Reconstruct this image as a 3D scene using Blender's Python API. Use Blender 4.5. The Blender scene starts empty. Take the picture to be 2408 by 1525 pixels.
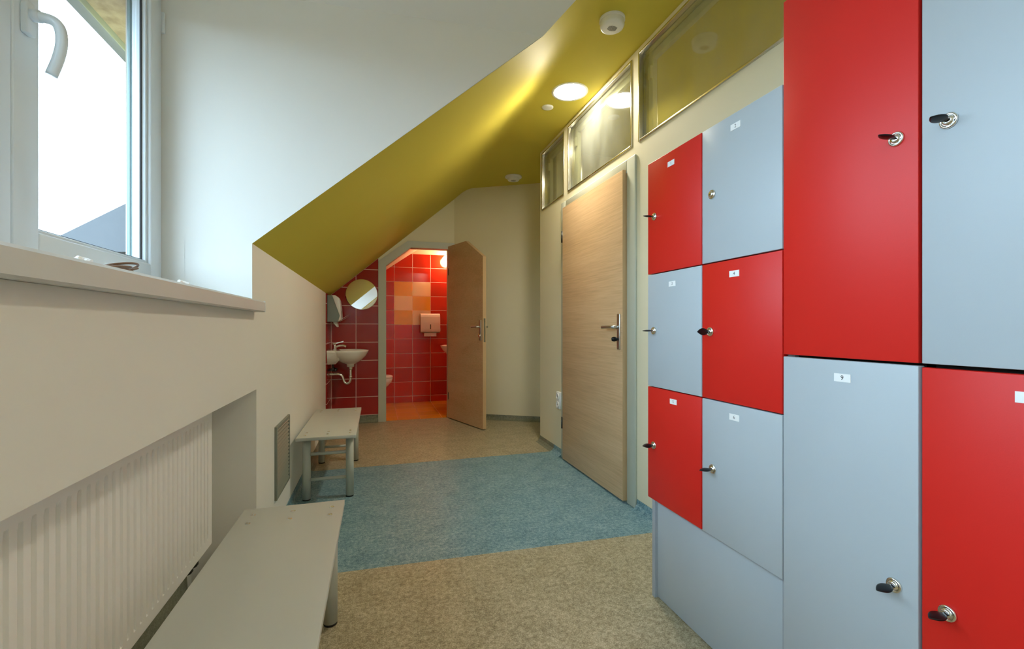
import bpy, bmesh, math, random
from mathutils import Vector, Matrix
random.seed(4)
C = bpy.context.scene.collection
PI = math.pi

# ------------------------------------------------------------------ materials
def mat(name, color, rough=0.5, metal=0.0, spec=0.5, emit=None, emit_str=0.0, coat=0.0):
    m = bpy.data.materials.new(name); m.use_nodes = True
    b = m.node_tree.nodes['Principled BSDF']
    b.inputs['Base Color'].default_value = (*color, 1)
    b.inputs['Roughness'].default_value = rough
    b.inputs['Metallic'].default_value = metal
    b.inputs['Specular IOR Level'].default_value = spec
    if coat: b.inputs['Coat Weight'].default_value = coat
    if emit:
        b.inputs['Emission Color'].default_value = (*emit, 1)
        b.inputs['Emission Strength'].default_value = emit_str
    return m

class NT:
    def __init__(s, m):
        s.t = m.node_tree; s.n = s.t.nodes; s.b = s.n['Principled BSDF']
    def new(s, kind, **kw):
        n = s.n.new(kind)
        for k, v in kw.items(): setattr(n, k, v)
        return n
    def link(s, a, b): s.t.links.new(a, b)
    def math(s, op, a, b=None, c=None):
        n = s.new('ShaderNodeMath', operation=op)
        for i, v in enumerate((a, b, c)):
            if v is None: continue
            if hasattr(v, 'is_output'): s.link(v, n.inputs[i])
            else: n.inputs[i].default_value = v
        return n.outputs[0]
    def mix(s, fac, a, b):
        n = s.new('ShaderNodeMix', data_type='RGBA')
        for v, i in ((fac, n.inputs[0]), (a, n.inputs[6]), (b, n.inputs[7])):
            if hasattr(v, 'is_output'): s.link(v, i)
            elif isinstance(v, tuple): i.default_value = (*v, 1)
            else: i.default_value = v
        return n.outputs[2]
    def xyz(s):
        tc = s.new('ShaderNodeTexCoord'); sp = s.new('ShaderNodeSeparateXYZ')
        s.link(tc.outputs['Object'], sp.inputs[0]); return sp.outputs, tc.outputs['Object']
    def noise(s, vec, scale, detail=2.0, rough=0.5, stretch=None):
        if stretch:
            mp = s.new('ShaderNodeMapping'); mp.inputs['Scale'].default_value = stretch
            s.link(vec, mp.inputs[0]); vec = mp.outputs[0]
        n = s.new('ShaderNodeTexNoise'); n.inputs['Scale'].default_value = scale
        n.inputs['Detail'].default_value = detail; n.inputs['Roughness'].default_value = rough
        s.link(vec, n.inputs['Vector']); return n.outputs['Fac']
    def ramp(s, fac, stops):
        r = s.new('ShaderNodeValToRGB'); e = r.color_ramp.elements
        while len(e) < len(stops): e.new(0.5)
        for i, (p, c) in enumerate(stops):
            e[i].position = p; e[i].color = (*c, 1)
        s.link(fac, r.inputs[0]); return r.outputs[0]
    def bump(s, h, strength=0.2, dist=0.002):
        b = s.new('ShaderNodeBump'); b.inputs['Strength'].default_value = strength
        b.inputs['Distance'].default_value = dist
        s.link(h, b.inputs['Height']); s.link(b.outputs[0], s.b.inputs['Normal'])

def paint(name, color, rough=0.6, bump=0.12):
    m = mat(name, color, rough, spec=0.3); t = NT(m); _, v = t.xyz()
    n = t.noise(v, 220, 3)
    t.bump(n, bump, 0.001)
    n2 = t.noise(v, 1.3, 2)
    t.link(t.ramp(n2, [(0.3, tuple(c*0.965 for c in color)), (0.7, color)]), t.b.inputs['Base Color'])
    return m

def speckle(t, v, base, lo, hi, s1=55, s2=210):
    n1 = t.noise(v, s1, 3, 0.7); n2 = t.noise(v, s2, 2, 0.6)
    n3 = t.noise(v, 9, 4, 0.6)
    f = t.math('ADD', t.math('MULTIPLY', n1, 0.4), t.math('ADD', t.math('MULTIPLY', n2, 0.45), t.math('MULTIPLY', n3, 0.15)))
    return t.ramp(f, [(0.40, lo), (0.50, base), (0.62, hi)])

def floor_mat(name='speckled_vinyl', green=False):
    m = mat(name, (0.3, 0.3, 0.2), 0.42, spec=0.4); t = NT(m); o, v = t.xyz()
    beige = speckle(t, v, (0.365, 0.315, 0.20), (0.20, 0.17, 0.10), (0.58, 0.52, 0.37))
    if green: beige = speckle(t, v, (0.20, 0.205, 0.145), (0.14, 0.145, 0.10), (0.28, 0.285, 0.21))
    blue = speckle(t, v, (0.155, 0.29, 0.345), (0.06, 0.15, 0.195), (0.37, 0.50, 0.53))
    y = t.math('ADD', o['Y'], t.math('MULTIPLY', o['X'], 0.037))
    a = t.math('GREATER_THAN', y, 2.065)
    b = t.math('LESS_THAN', o['Y'], 3.582)
    fac = t.math('MULTIPLY', a, b)
    t.link(t.mix(fac, beige, blue), t.b.inputs['Base Color'])
    t.bump(t.noise(v, 260, 2), 0.08, 0.001)
    return m

def wood(name, grain_axis='Y', tint=1.0):
    m = mat(name, (0.5, 0.35, 0.2), 0.42, spec=0.4); t = NT(m); _, v = t.xyz()
    st = {'Y': (30, 1.2, 42), 'X': (1.2, 30, 42), 'Z': (30, 30, 1.2)}[grain_axis]
    n = t.noise(v, 3.2, 6, 0.62, st)
    n2 = t.noise(v, 0.9, 3, 0.5, (6, 0.8, 8) if grain_axis == 'Y' else (0.8, 6, 8))
    f = t.math('ADD', t.math('MULTIPLY', n, 0.6), t.math('MULTIPLY', n2, 0.4))
    k = tint
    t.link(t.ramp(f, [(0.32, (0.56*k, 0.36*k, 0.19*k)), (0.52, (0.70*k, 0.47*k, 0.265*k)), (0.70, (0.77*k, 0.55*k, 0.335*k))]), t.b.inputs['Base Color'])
    t.bump(n, 0.05, 0.001)
    return m

def tiles(name, base, axis, off_a, size_a, off_z, size_z, accent=False, grout=(0.82, 0.62, 0.56), gw=0.0028, rough=0.12):
    m = mat(name, base, rough, spec=0.5); t = NT(m); o, v = t.xyz()
    ua = t.math('DIVIDE', t.math('SUBTRACT', o[axis[0]], off_a), size_a)
    uz = t.math('DIVIDE', t.math('SUBTRACT', o[axis[1]], off_z), size_z)
    def edge(u, size):
        fr = t.math('FRACT', u)
        d = t.math('MULTIPLY', t.math('MINIMUM', fr, t.math('SUBTRACT', 1.0, fr)), size)
        return t.math('LESS_THAN', d, gw)
    g = t.math('MAXIMUM', edge(ua, size_a), edge(uz, size_z))
    fa, fz = t.math('FLOOR', ua), t.math('FLOOR', uz)
    w = t.new('ShaderNodeTexWhiteNoise', noise_dimensions='2D')
    cb = t.new('ShaderNodeCombineXYZ'); t.link(fa, cb.inputs[0]); t.link(fz, cb.inputs[1]); t.link(cb.outputs[0], w.inputs['Vector'])
    col = t.mix(w.outputs['Value'], tuple(c*0.86 for c in base), tuple(min(1, c*1.1) for c in base))
    if accent:
        ins = None
        for cond in (t.math('GREATER_THAN', fa, -0.5), t.math('LESS_THAN', fa, 1.5), t.math('GREATER_THAN', fz, 4.5), t.math('LESS_THAN', fz, 7.5)):
            ins = cond if ins is None else t.math('MULTIPLY', ins, cond)
        par = t.math('MODULO', t.math('ADD', fa, fz), 2.0)
        acc = t.mix(t.math('GREATER_THAN', par, 0.5), (0.86, 0.62, 0.34), (0.82, 0.40, 0.035))
        col = t.mix(ins, col, acc)
        keep = t.math('SUBTRACT', 1.0, t.math('MULTIPLY', ins, 0.75))
        gfac = t.math('MULTIPLY', g, keep)
    else: gfac = g
    t.link(t.mix(gfac, col, grout), t.b.inputs['Base Color'])
    t.link(t.math('ADD', t.math('MULTIPLY', g, 0.5), rough), t.b.inputs['Roughness'])
    inv = t.math('SUBTRACT', 1.0, g); t.bump(inv, 0.5, 0.0015)
    return m

def laminate(name, color, rough=0.42):
    m = mat(name, color, rough, spec=0.4); t = NT(m); _, v = t.xyz()
    t.bump(t.noise(v, 480, 2), 0.12, 0.0006)
    n = t.noise(v, 4, 2)
    t.link(t.ramp(n, [(0.3, tuple(c*0.97 for c in color)), (0.7, color)]), t.b.inputs['Base Color'])
    return m

def thin_glass(name, refl=0.5, tint=(1, 1, 1), rough=0.0, ior=1.5, dust=0.0):
    m = bpy.data.materials.new(name); m.use_nodes = True; nt = m.node_tree; nt.nodes.clear()
    out = nt.nodes.new('ShaderNodeOutputMaterial'); tr = nt.nodes.new('ShaderNodeBsdfTransparent')
    gl = nt.nodes.new('ShaderNodeBsdfGlossy'); mx = nt.nodes.new('ShaderNodeMixShader'); lw = nt.nodes.new('ShaderNodeLayerWeight'); lw.inputs[0].default_value = 0.5
    pw = nt.nodes.new('ShaderNodeMath'); pw.operation = 'POWER'; pw.inputs[1].default_value = 5.0
    fr = nt.nodes.new('ShaderNodeMath'); fr.operation = 'MULTIPLY_ADD'; fr.use_clamp = True
    tr.inputs[0].default_value = (*tint, 1); gl.inputs['Roughness'].default_value = rough
    gl.inputs['Color'].default_value = (refl, refl, refl, 1)
    r0 = ((ior-1)/(ior+1))**2
    fr.inputs[1].default_value = 1-r0; fr.inputs[2].default_value = r0
    L = nt.links.new
    L(lw.outputs['Facing'], pw.inputs[0]); L(pw.outputs[0], fr.inputs[0])
    L(fr.outputs[0], mx.inputs[0]); L(tr.outputs[0], mx.inputs[1]); L(gl.outputs[0], mx.inputs[2])
    last = mx.outputs[0]
    if dust:
        df = nt.nodes.new('ShaderNodeBsdfDiffuse'); df.inputs[0].default_value = (0.6, 0.62, 0.55, 1)
        m2 = nt.nodes.new('ShaderNodeMixShader'); tc = nt.nodes.new('ShaderNodeTexCoord')
        mp = nt.nodes.new('ShaderNodeMapping'); mp.inputs['Scale'].default_value = (1, 2.2, 0.8)
        nz = nt.nodes.new('ShaderNodeTexNoise'); nz.inputs['Scale'].default_value = 3.0; nz.inputs['Detail'].default_value = 3
        mm = nt.nodes.new('ShaderNodeMath'); mm.operation = 'MULTIPLY'; mm.inputs[1].default_value = dust
        L(tc.outputs['Object'], mp.inputs[0]); L(mp.outputs[0], nz.inputs['Vector']); L(nz.outputs['Fac'], mm.inputs[0])
        L(mm.outputs[0], m2.inputs[0]); L(last, m2.inputs[1]); L(df.outputs[0], m2.inputs[2]); last = m2.outputs[0]
    L(last, out.inputs[0])
    return m

M = {}
M['white_wall'] = paint('white_wall_paint', (0.78, 0.775, 0.725))
M['cream_wall'] = paint('cream_wall_paint', (0.81, 0.755, 0.555))
M['yellow'] = paint('yellow_ceiling_paint', (0.65, 0.545, 0.08), 0.65)
M['yellow'].node_tree.nodes['Principled BSDF'].inputs['Specular IOR Level'].default_value = 0.12
M['peach'] = paint('pale_peach_paint', (0.80, 0.66, 0.52))
M['floor'] = floor_mat()
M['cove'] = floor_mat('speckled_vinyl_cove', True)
M['beech'] = wood('beech_veneer', 'Y')
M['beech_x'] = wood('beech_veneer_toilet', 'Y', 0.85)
M['beech_edge'] = mat('beech_edge_band', (0.62, 0.42, 0.22), 0.45)
M['frame_grey'] = mat('grey_frame_paint', (0.50, 0.52, 0.43), 0.4)
M['red'] = laminate('red_laminate', (0.66, 0.016, 0.010))
M['grey'] = laminate('pale_grey_laminate', (0.445, 0.49, 0.515))
M['grey_edge'] = mat('grey_edge_band', (0.38, 0.42, 0.46), 0.5)
M['gap_shade'] = mat('door_gap_shade', (0.02, 0.02, 0.02), 0.8)  # shade of the door gaps, painted black onto the posts and shelves behind
M['chrome'] = mat('chrome', (0.82, 0.82, 0.80), 0.12, 1.0)
M['steel'] = mat('brushed_steel', (0.62, 0.62, 0.60), 0.32, 1.0)
M['alu'] = mat('polished_aluminium', (0.72, 0.70, 0.62), 0.22, 1.0)
M['cream_bar'] = mat('cream_sash_paint', (0.62, 0.58, 0.42), 0.4)
M['black_plastic'] = mat('black_plastic', (0.005, 0.006, 0.007), 0.3, spec=0.35)
M['rubber'] = mat('black_rubber', (0.015, 0.015, 0.014), 0.7)
M['paper'] = mat('white_paper', (0.85, 0.85, 0.83), 0.7)
M['ink'] = mat('black_ink', (0.02, 0.02, 0.02), 0.6)
M['bench_top'] = laminate('bench_laminate', (0.54, 0.555, 0.51), 0.38)
M['bench_steel'] = mat('grey_green_powder_coat', (0.48, 0.50, 0.44), 0.35)
M['pvc'] = mat('white_window_plastic', (0.68, 0.74, 0.77), 0.3)
M['sill'] = mat('white_sill_laminate', (0.63, 0.65, 0.65), 0.35)
M['radiator'] = mat('radiator_enamel', (0.88, 0.87, 0.85), 0.35)
M['vent'] = mat('grey_green_grille_metal', (0.21, 0.23, 0.19), 0.5, 0.0)
M['ceramic'] = mat('white_ceramic', (0.84, 0.82, 0.77), 0.1, coat=0.5)
M['white_plastic'] = mat('white_plastic', (0.82, 0.82, 0.79), 0.3)
M['smoke_plastic'] = mat('grey_green_plastic', (0.20, 0.24, 0.22), 0.3)
M['mirror'] = mat('mirror_silver', (0.93, 0.93, 0.93), 0.015, 1.0)
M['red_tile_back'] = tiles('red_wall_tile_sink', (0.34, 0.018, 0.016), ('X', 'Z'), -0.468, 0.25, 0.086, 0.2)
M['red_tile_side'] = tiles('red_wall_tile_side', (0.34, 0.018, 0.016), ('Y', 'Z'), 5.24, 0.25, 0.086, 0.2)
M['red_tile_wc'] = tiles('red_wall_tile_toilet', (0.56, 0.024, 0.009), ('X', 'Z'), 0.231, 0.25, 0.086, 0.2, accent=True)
M['red_tile_wcs'] = tiles('red_wall_tile_toilet_side', (0.56, 0.024, 0.009), ('Y', 'Z'), 6.49, 0.25, 0.086, 0.2)
M['orange_tile'] = tiles('orange_floor_tile', (0.70, 0.31, 0.02), ('X', 'Y'), 0.231, 0.25, 6.49, 0.25, grout=(0.6, 0.27, 0.06), rough=0.18)
M['glass'] = thin_glass('window_glass', 0.6)
M['transom_glass'] = thin_glass('transom_glass', 1.0, (0.86, 0.88, 0.80), 0.05, 2.1, dust=0.2)
M['lamp'] = mat('lamp_diffuser', (1, 1, 1), 0.4, emit=(1.0, 0.93, 0.78), emit_str=118)
M['lamp_dim'] = mat('dimmed_lamp_diffuser', (1, 1, 1), 0.4, emit=(1.0, 0.93, 0.78), emit_str=62)
M['wc_lamp'] = mat('toilet_lamp_globe', (1, 1, 1), 0.4, emit=(1.0, 0.70, 0.36), emit_str=36)
M['soffit'] = mat('brown_soffit_board', (0.36, 0.27, 0.17), 0.7)
M['gutter'] = mat('grey_roof_metal', (0.20, 0.21, 0.22), 0.5)
M['render_out'] = mat('beige_exterior_render', (0.60, 0.52, 0.44), 0.8)
M['roof_metal'] = mat('blue_grey_roof_metal', (0.058, 0.064, 0.070), 0.6)
M['rail'] = mat('grey_green_shutter_rail', (0.22, 0.30, 0.29), 0.4, 0.3)
M['cord'] = mat('brown_cord', (0.16, 0.085, 0.04), 0.45)
M['dark_metal'] = mat('dark_metal', (0.08, 0.085, 0.08), 0.4, 0.8)
def osb():
    t = NT(M['soffit']); _, v = t.xyz()
    n = t.noise(v, 14, 6, 0.7)
    t.link(t.ramp(n, [(0.35, (0.26, 0.18, 0.10)), (0.6, (0.45, 0.34, 0.21))]), t.b.inputs['Base Color'])
osb()

# ------------------------------------------------------------------ mesh helpers
def bm_new(): return bmesh.new()
def box(bm, x0, x1, y0, y1, z0, z1, mi=0, bev=0.0, seg=2):
    b = bmesh.new(); bmesh.ops.create_cube(b, size=1)
    for v in b.verts:
        v.co = Vector((x0 + (v.co.x + .5)*(x1-x0), y0 + (v.co.y + .5)*(y1-y0), z0 + (v.co.z + .5)*(z1-z0)))
    if bev: bmesh.ops.bevel(b, geom=b.edges[:], offset=bev, segments=seg, affect='EDGES', profile=0.5)
    return merge(bm, b, mi, smooth=bool(bev))
def merge(bm, b, mi=0, mtx=None, smooth=False):
    if mtx is not None: b.transform(mtx)
    for f in b.faces:
        if mi is not None: f.material_index = mi
        f.smooth = smooth
    me = bpy.data.meshes.new('tmp'); b.to_mesh(me); b.free(); bm.from_mesh(me); bpy.data.meshes.remove(me)
    return bm
def prism(bm, pts, axis, a0, a1, mi=0, bev=0.0, smooth=False):
    """pts: 2-D polygon in the two other axes (x: (y,z)  y: (x,z)  z: (x,y)), swept from a0 to a1"""
    b = bmesh.new()
    def P(p, a): return {'x': (a, p[0], p[1]), 'y': (p[0], a, p[1]), 'z': (p[0], p[1], a)}[axis]
    v0 = [b.verts.new(P(p, a0)) for p in pts]; v1 = [b.verts.new(P(p, a1)) for p in pts]
    b.faces.new(v0); b.faces.new(v1[::-1]); n = len(pts)
    for i in range(n): b.faces.new([v0[i], v1[i], v1[(i+1) % n], v0[(i+1) % n]])
    bmesh.ops.recalc_face_normals(b, faces=b.faces)
    if bev: bmesh.ops.bevel(b, geom=b.edges[:], offset=bev, segments=2, affect='EDGES', profile=0.5)
    return merge(bm, b, mi, smooth=smooth)
def cyl(bm, p0, p1, r0, r1=None, mi=0, seg=24, bev=0.0):
    r1 = r0 if r1 is None else r1
    p0, p1 = Vector(p0), Vector(p1); d = p1 - p0; L = d.length
    b = bmesh.new(); bmesh.ops.create_cone(b, cap_ends=True, segments=seg, radius1=r0, radius2=r1, depth=L)
    if bev:
        es = [e for e in b.edges if abs(e.verts[0].co.z - e.verts[1].co.z) < 1e-6]
        bmesh.ops.bevel(b, geom=es, offset=bev, segments=2, affect='EDGES', profile=0.5)
    q = Vector((0, 0, 1)).rotation_difference(d.normalized())
    return merge(bm, b, mi, Matrix.Translation((p0+p1)/2) @ q.to_matrix().to_4x4(), smooth=True)
def lathe(bm, prof, origin, axis=(0, 0, 1), mi=0, seg=40, mis=None, scale=(1, 1)):
    """prof: list of (radius, height)"""
    b = bmesh.new(); rings = []
    for r, h in prof:
        if r < 1e-6: rings.append([b.verts.new((0, 0, h))])
        else: rings.append([b.verts.new((r*scale[0]*math.cos(2*PI*i/seg), r*scale[1]*math.sin(2*PI*i/seg), h)) for i in range(seg)])
    for k in range(len(rings)-1):
        A, B = rings[k], rings[k+1]
        for i in range(seg):
            j = (i+1) % seg
            if len(A) == 1 and len(B) == 1: continue
            if len(A) == 1: f = b.faces.new([A[0], B[j], B[i]])
            elif len(B) == 1: f = b.faces.new([A[i], A[j], B[0]])
            else: f = b.faces.new([A[i], A[j], B[j], B[i]])
            f.material_index = mis[k] if mis else mi
    bmesh.ops.recalc_face_normals(b, faces=b.faces)
    q = Vector((0, 0, 1)).rotation_difference(Vector(axis).normalized())
    return merge(bm, b, None, Matrix.Translation(origin) @ q.to_matrix().to_4x4(), smooth=True)
def tube(bm, pts, r, mi=0, seg=12, closed=False, sub=4):
    P = [Vector(p) for p in pts]
    if sub > 1 and len(P) > 2:
        Q = []; n = len(P); rng = range(n if closed else n-1)
        for i in rng:
            p0 = P[(i-1) % n] if (closed or i > 0) else P[0]; p1 = P[i]; p2 = P[(i+1) % n]
            p3 = P[(i+2) % n] if (closed or i+2 < n) else P[-1]
            for k in range(sub):
                t = k/sub
                Q.append(0.5*((2*p1) + (p2-p0)*t + (2*p0-5*p1+4*p2-p3)*t*t + (3*p1-p0-3*p2+p3)*t**3))
        if not closed: Q.append(P[-1])
        P = Q
    b = bmesh.new(); rings = []; n = len(P); up = None
    for i in range(n):
        d = (P[(i+1) % n] - P[i-1]) if closed or 0 < i < n-1 else (P[1]-P[0] if i == 0 else P[-1]-P[-2])
        d.normalize()
        if up is None:
            up = Vector((0, 0, 1)) if abs(d.z) < 0.9 else Vector((1, 0, 0))
        s = d.cross(up).normalized(); up = s.cross(d).normalized()
        rr = r[min(i*len(r)//n, len(r)-1)] if isinstance(r, (list, tuple)) else r
        rings.append([b.verts.new(P[i] + rr*(math.cos(2*PI*k/seg)*s + math.sin(2*PI*k/seg)*up)) for k in range(seg)])
    for i in range(n if closed else n-1):
        A, B = rings[i], rings[(i+1) % n]
        for k in range(seg): b.faces.new([A[k], A[(k+1) % seg], B[(k+1) % seg], B[k]])
    if not closed: b.faces.new(rings[0]); b.faces.new(rings[-1][::-1])
    bmesh.ops.recalc_face_normals(b, faces=b.faces)
    return merge(bm, b, mi, smooth=True)
def loft(bm, rings, mi=0, cap0=True, cap1=True, smooth=True):
    b = bmesh.new(); R = [[b.verts.new(p) for p in r] for r in rings]; n = len(R[0])
    for A, B in zip(R, R[1:]):
        for k in range(n): b.faces.new([A[k], A[(k+1) % n], B[(k+1) % n], B[k]])
    if cap0: b.faces.new(R[0][::-1])
    if cap1: b.faces.new(R[-1])
    bmesh.ops.recalc_face_normals(b, faces=b.faces)
    return merge(bm, b, mi, smooth=smooth)
def quad(bm, pts, mi=0):
    b = bmesh.new(); b.faces.new([b.verts.new(p) for p in pts]); return merge(bm, b, mi)
def slab_with_holes(bm, axis, p0, p1, a0, a1, b0, b1, holes, mi=0):
    """wall slab from p0 to p1 along axis ('x' or 'y'); (a,b) = in-plane horizontal and z; holes (a0,a1,b0,b1)"""
    A = sorted({a0, a1, *[h[0] for h in holes], *[h[1] for h in holes]}); A = [a for a in A if a0 <= a <= a1]
    B = sorted({b0, b1, *[h[2] for h in holes], *[h[3] for h in holes]}); B = [b for b in B if b0 <= b <= b1]
    def solid(i, j):
        if not (0 <= i < len(A)-1 and 0 <= j < len(B)-1): return False
        ca, cb = (A[i]+A[i+1])/2, (B[j]+B[j+1])/2
        return not any(h[0] < ca < h[1] and h[2] < cb < h[3] for h in holes)
    P = (lambda p, a, b: (p, a, b)) if axis == 'x' else (lambda p, a, b: (a, p, b))
    b = bmesh.new()
    def q(*pts): b.faces.new([b.verts.new(p) for p in pts])
    for i in range(len(A)-1):
        for j in range(len(B)-1):
            if not solid(i, j): continue
            x0, x1, z0, z1 = A[i], A[i+1], B[j], B[j+1]
            for p in (p0, p1): q(P(p, x0, z0), P(p, x1, z0), P(p, x1, z1), P(p, x0, z1))
            if not solid(i-1, j): q(P(p0, x0, z0), P(p1, x0, z0), P(p1, x0, z1), P(p0, x0, z1))
            if not solid(i+1, j): q(P(p0, x1, z0), P(p1, x1, z0), P(p1, x1, z1), P(p0, x1, z1))
            if not solid(i, j-1): q(P(p0, x0, z0), P(p1, x0, z0), P(p1, x1, z0), P(p0, x1, z0))
            if not solid(i, j+1): q(P(p0, x0, z1), P(p1, x0, z1), P(p1, x1, z1), P(p0, x1, z1))
    bmesh.ops.remove_doubles(b, verts=b.verts, dist=1e-5)
    bmesh.ops.recalc_face_normals(b, faces=b.faces)
    return merge(bm, b, mi)

# ------------------------------------------------------------------ object helpers
def wloc(o):
    v = Vector((0, 0, 0))
    while o is not None: v += o.location; o = o.parent
    return v
def part(name, bm, mats, parent=None, label=None):
    if not isinstance(mats, (list, tuple)): mats = [mats]
    if parent is not None: bm.transform(Matrix.Translation(-wloc(parent)))
    me = bpy.data.meshes.new(name); bm.to_mesh(me); bm.free()
    for m in mats: me.materials.append(m)
    o = bpy.data.objects.new(name, me); C.objects.link(o); o.parent = parent
    if label: o['label'] = label
    return o
def tag(o, label, cat, group=None):
    o['label'] = label; o['category'] = cat
    if group: o['group'] = group
    return o
def thing(name, label, cat, loc, group=None):
    o = bpy.data.objects.new(name, None); C.objects.link(o); o.location = loc
    o.empty_display_size = 0.1
    return tag(o, label, cat, group)
def solid_thing(name, bm, mats, loc, label, cat, group=None):
    bm.transform(Matrix.Translation(-Vector(loc)))
    o = part(name, bm, mats); o.location = loc
    return tag(o, label, cat, group)
def struct(name, bm, mats, parent=None):
    o = part(name, bm, mats, parent)
    if parent is None: o['kind'] = 'structure'
    return o
def struct_root(name, loc, label, cat):
    o = bpy.data.objects.new(name, None); C.objects.link(o); o.location = loc; o.empty_display_size = 0.1
    o['kind'] = 'structure'; o['label'] = label; o['category'] = cat
    return o
def copy_tree(o, parent=None):
    c = o.copy(); C.objects.link(c)
    if parent is not None: c.parent = parent
    for ch in list(o.children): copy_tree(ch, c)
    return c

# ------------------------------------------------------------------ dimensions
XL, XR, YB, HC = -0.485, 1.445, 5.25, 2.655
XW = -0.79                                   # window plane
DY0, DY1 = -1.30, 2.064                       # dormer cheeks
def slope_z(x): return 1.39 + 0.852*(x + 0.485)
def prof(x):
    if x <= 0.92: return slope_z(x)
    if x >= 1.08: return HC
    t = (x-0.92)/0.16
    z0, s0 = slope_z(0.92), 0.852*0.16
    h00 = 2*t**3-3*t*t+1; h10 = t**3-2*t*t+t; h01 = -2*t**3+3*t*t
    return h00*z0 + h10*s0 + h01*HC

# ------------------------------------------------------------------ setting
bm = bm_new(); box(bm, -0.92, 3.45, -1.65, 5.275, -0.06, 0)
struct('floor', bm, M['floor'])

# ceiling: sloped part, rounded crease and flat part in one surface, open at the dormer
def yf(x): return DY1 if x <= 0.772 else DY1 - (x-0.772)*1.523
def yn(x): return DY0 + DY1 - yf(x)
XS = [-0.60, XL, -0.2, 0.1, 0.4, 0.772, 0.85, 0.92] + [0.92+0.02*i for i in range(1, 9)] + [1.3, 1.7, 2.6, 3.45]
bm = bm_new()
for x0, x1 in zip(XS, XS[1:]):
    z0, z1 = prof(x0), prof(x1)
    if x0 < XL - 1e-6:
        spans = [(-1.65, -1.65, DY0-0.05, DY0-0.05), (DY1+0.05, DY1+0.05, 5.36, 5.36)]
    elif x1 <= 1.0801: spans = [(-1.65, -1.65, yn(x0), yn(x1)), (yf(x0), yf(x1), 5.36, 5.36)]
    else: spans = [(-1.65, -1.65, 5.36, 5.36)]
    for a0, a1, b0, b1 in spans:
        quad(bm, [(x0, a0, z0), (x0, b0, z0), (x1, b1, z1), (x1, a1, z1)])
bmesh.ops.remove_doubles(bm, verts=bm.verts, dist=1e-4)
for f in bm.faces: f.smooth = True
bmesh.ops.recalc_face_normals(bm, faces=bm.faces)
ceil = struct('ceiling', bm, M['yellow'])

# dormer ceiling (white, tilted up from both cheeks to a flat strip)
bm = bm_new()
ex = [0.772, 0.85, 0.92] + [0.92+0.02*i for i in range(1, 9)]
yt = yf(1.08)
far = [(x, yf(x), prof(x)) for x in ex]
quad(bm, [(-0.92, DY1, 2.387)] + far + [(-0.92, yt-0.05, HC)])
near = [(x, yn(x), prof(x)) for x in ex]
quad(bm, [(-0.92, DY0, 2.387)] + near + [(-0.92, yn(1.08)+0.05, HC)])
quad(bm, [(1.08, yt, HC), (1.08, yn(1.08), HC), (-0.92, yn(1.08)+0.05, HC), (-0.92, yt-0.05, HC)])
struct('ceiling_dormer', bm, M['white_wall'])
for nm, ya, yb in (('wall_dormer_far', DY1, DY1+0.09), ('wall_dormer_near', DY0-0.09, DY0)):
    bm = bm_new()
    prism(bm, [(-0.90, 1.116), (-0.7195, 1.116), (-0.7195, 1.39), (XL, 1.39), (0.772, 2.463), (0.80, 2.51), (-0.90, 2.43)], 'y', ya, yb)
    struct(nm, bm, M['white_wall'])

# knee wall with radiator recess and dormer opening
bm = bm_new()
slab_with_holes(bm, 'x', XL, -0.72, -1.65, 5.35, 0, 1.39, [(0.45, 2.132, -0.1, 0.789), (DY0, DY1, 1.115, 1.6)])
box(bm, -0.90, -0.7205, 0.33, 2.25, -0.001, 1.114)
struct('wall_left', bm, M['white_wall'])
bm = bm_new(); box(bm, -0.90, -0.84, DY0, DY1, 2.375, 2.72)
struct('wall_gable', bm, M['white_wall'])

# right partition: door opening and three transom openings
RW = [(0.85, 2.289), (2.357, 3.293), (3.369, 3.877)]
bm = bm_new()
slab_with_holes(bm, 'x', XR, XR+0.12, -1.65, 3.93, 0, HC, [(2.40, 3.325, -0.1, 1.985)] + [(a, b, 2.112, 2.628) for a, b in RW])
struct('wall_right', bm, M['cream_wall'])

# end wall with the toilet opening
bm = bm_new()
prism(bm, [(-0.72, 0), (0.055, 0), (0.055, 2.75), (-0.72, 2.75)], 'y', YB, YB+0.1)
prism(bm, [(0.055, 1.77), (0.355, 1.995), (0.835, 1.995), (0.835, 2.75), (0.055, 2.75)], 'y', YB, YB+0.1)
prism(bm, [(0.835, 0), (1.5, 0), (1.5, 2.75), (0.835, 2.75)], 'y', YB, YB+0.1)
struct('wall_back', bm, M['cream_wall'])
ang = Vector((0.873, -0.505, 0)).normalized(); nrm = Vector((0.505, 0.873, 0)).normalized()
A = Vector((0.866, YB-0.001, 0)); B = A + ang*2.3
bm = bm_new()
q = [(A.x, A.y), (B.x, B.y), (B.x+nrm.x*0.1, B.y+nrm.y*0.1), (A.x+nrm.x*0.1, A.y+nrm.y*0.1)]
prism(bm, q, 'z', 0, HC)
struct('wall_corner', bm, M['cream_wall'])
bm = bm_new(); box(bm, XR+0.121, 3.45, 3.83, 3.93, 0, HC); struct('wall_side_room_end', bm, M['cream_wall'])
bm = bm_new(); box(bm, 3.40, 3.5, -1.65, 4.6, 0, HC); struct('wall_side_room', bm, M['cream_wall'])
bm = bm_new(); box(bm, -0.92, 3.5, -1.75, -1.65, 0, 2.75); struct('wall_rear', bm, M['white_wall'])

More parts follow.
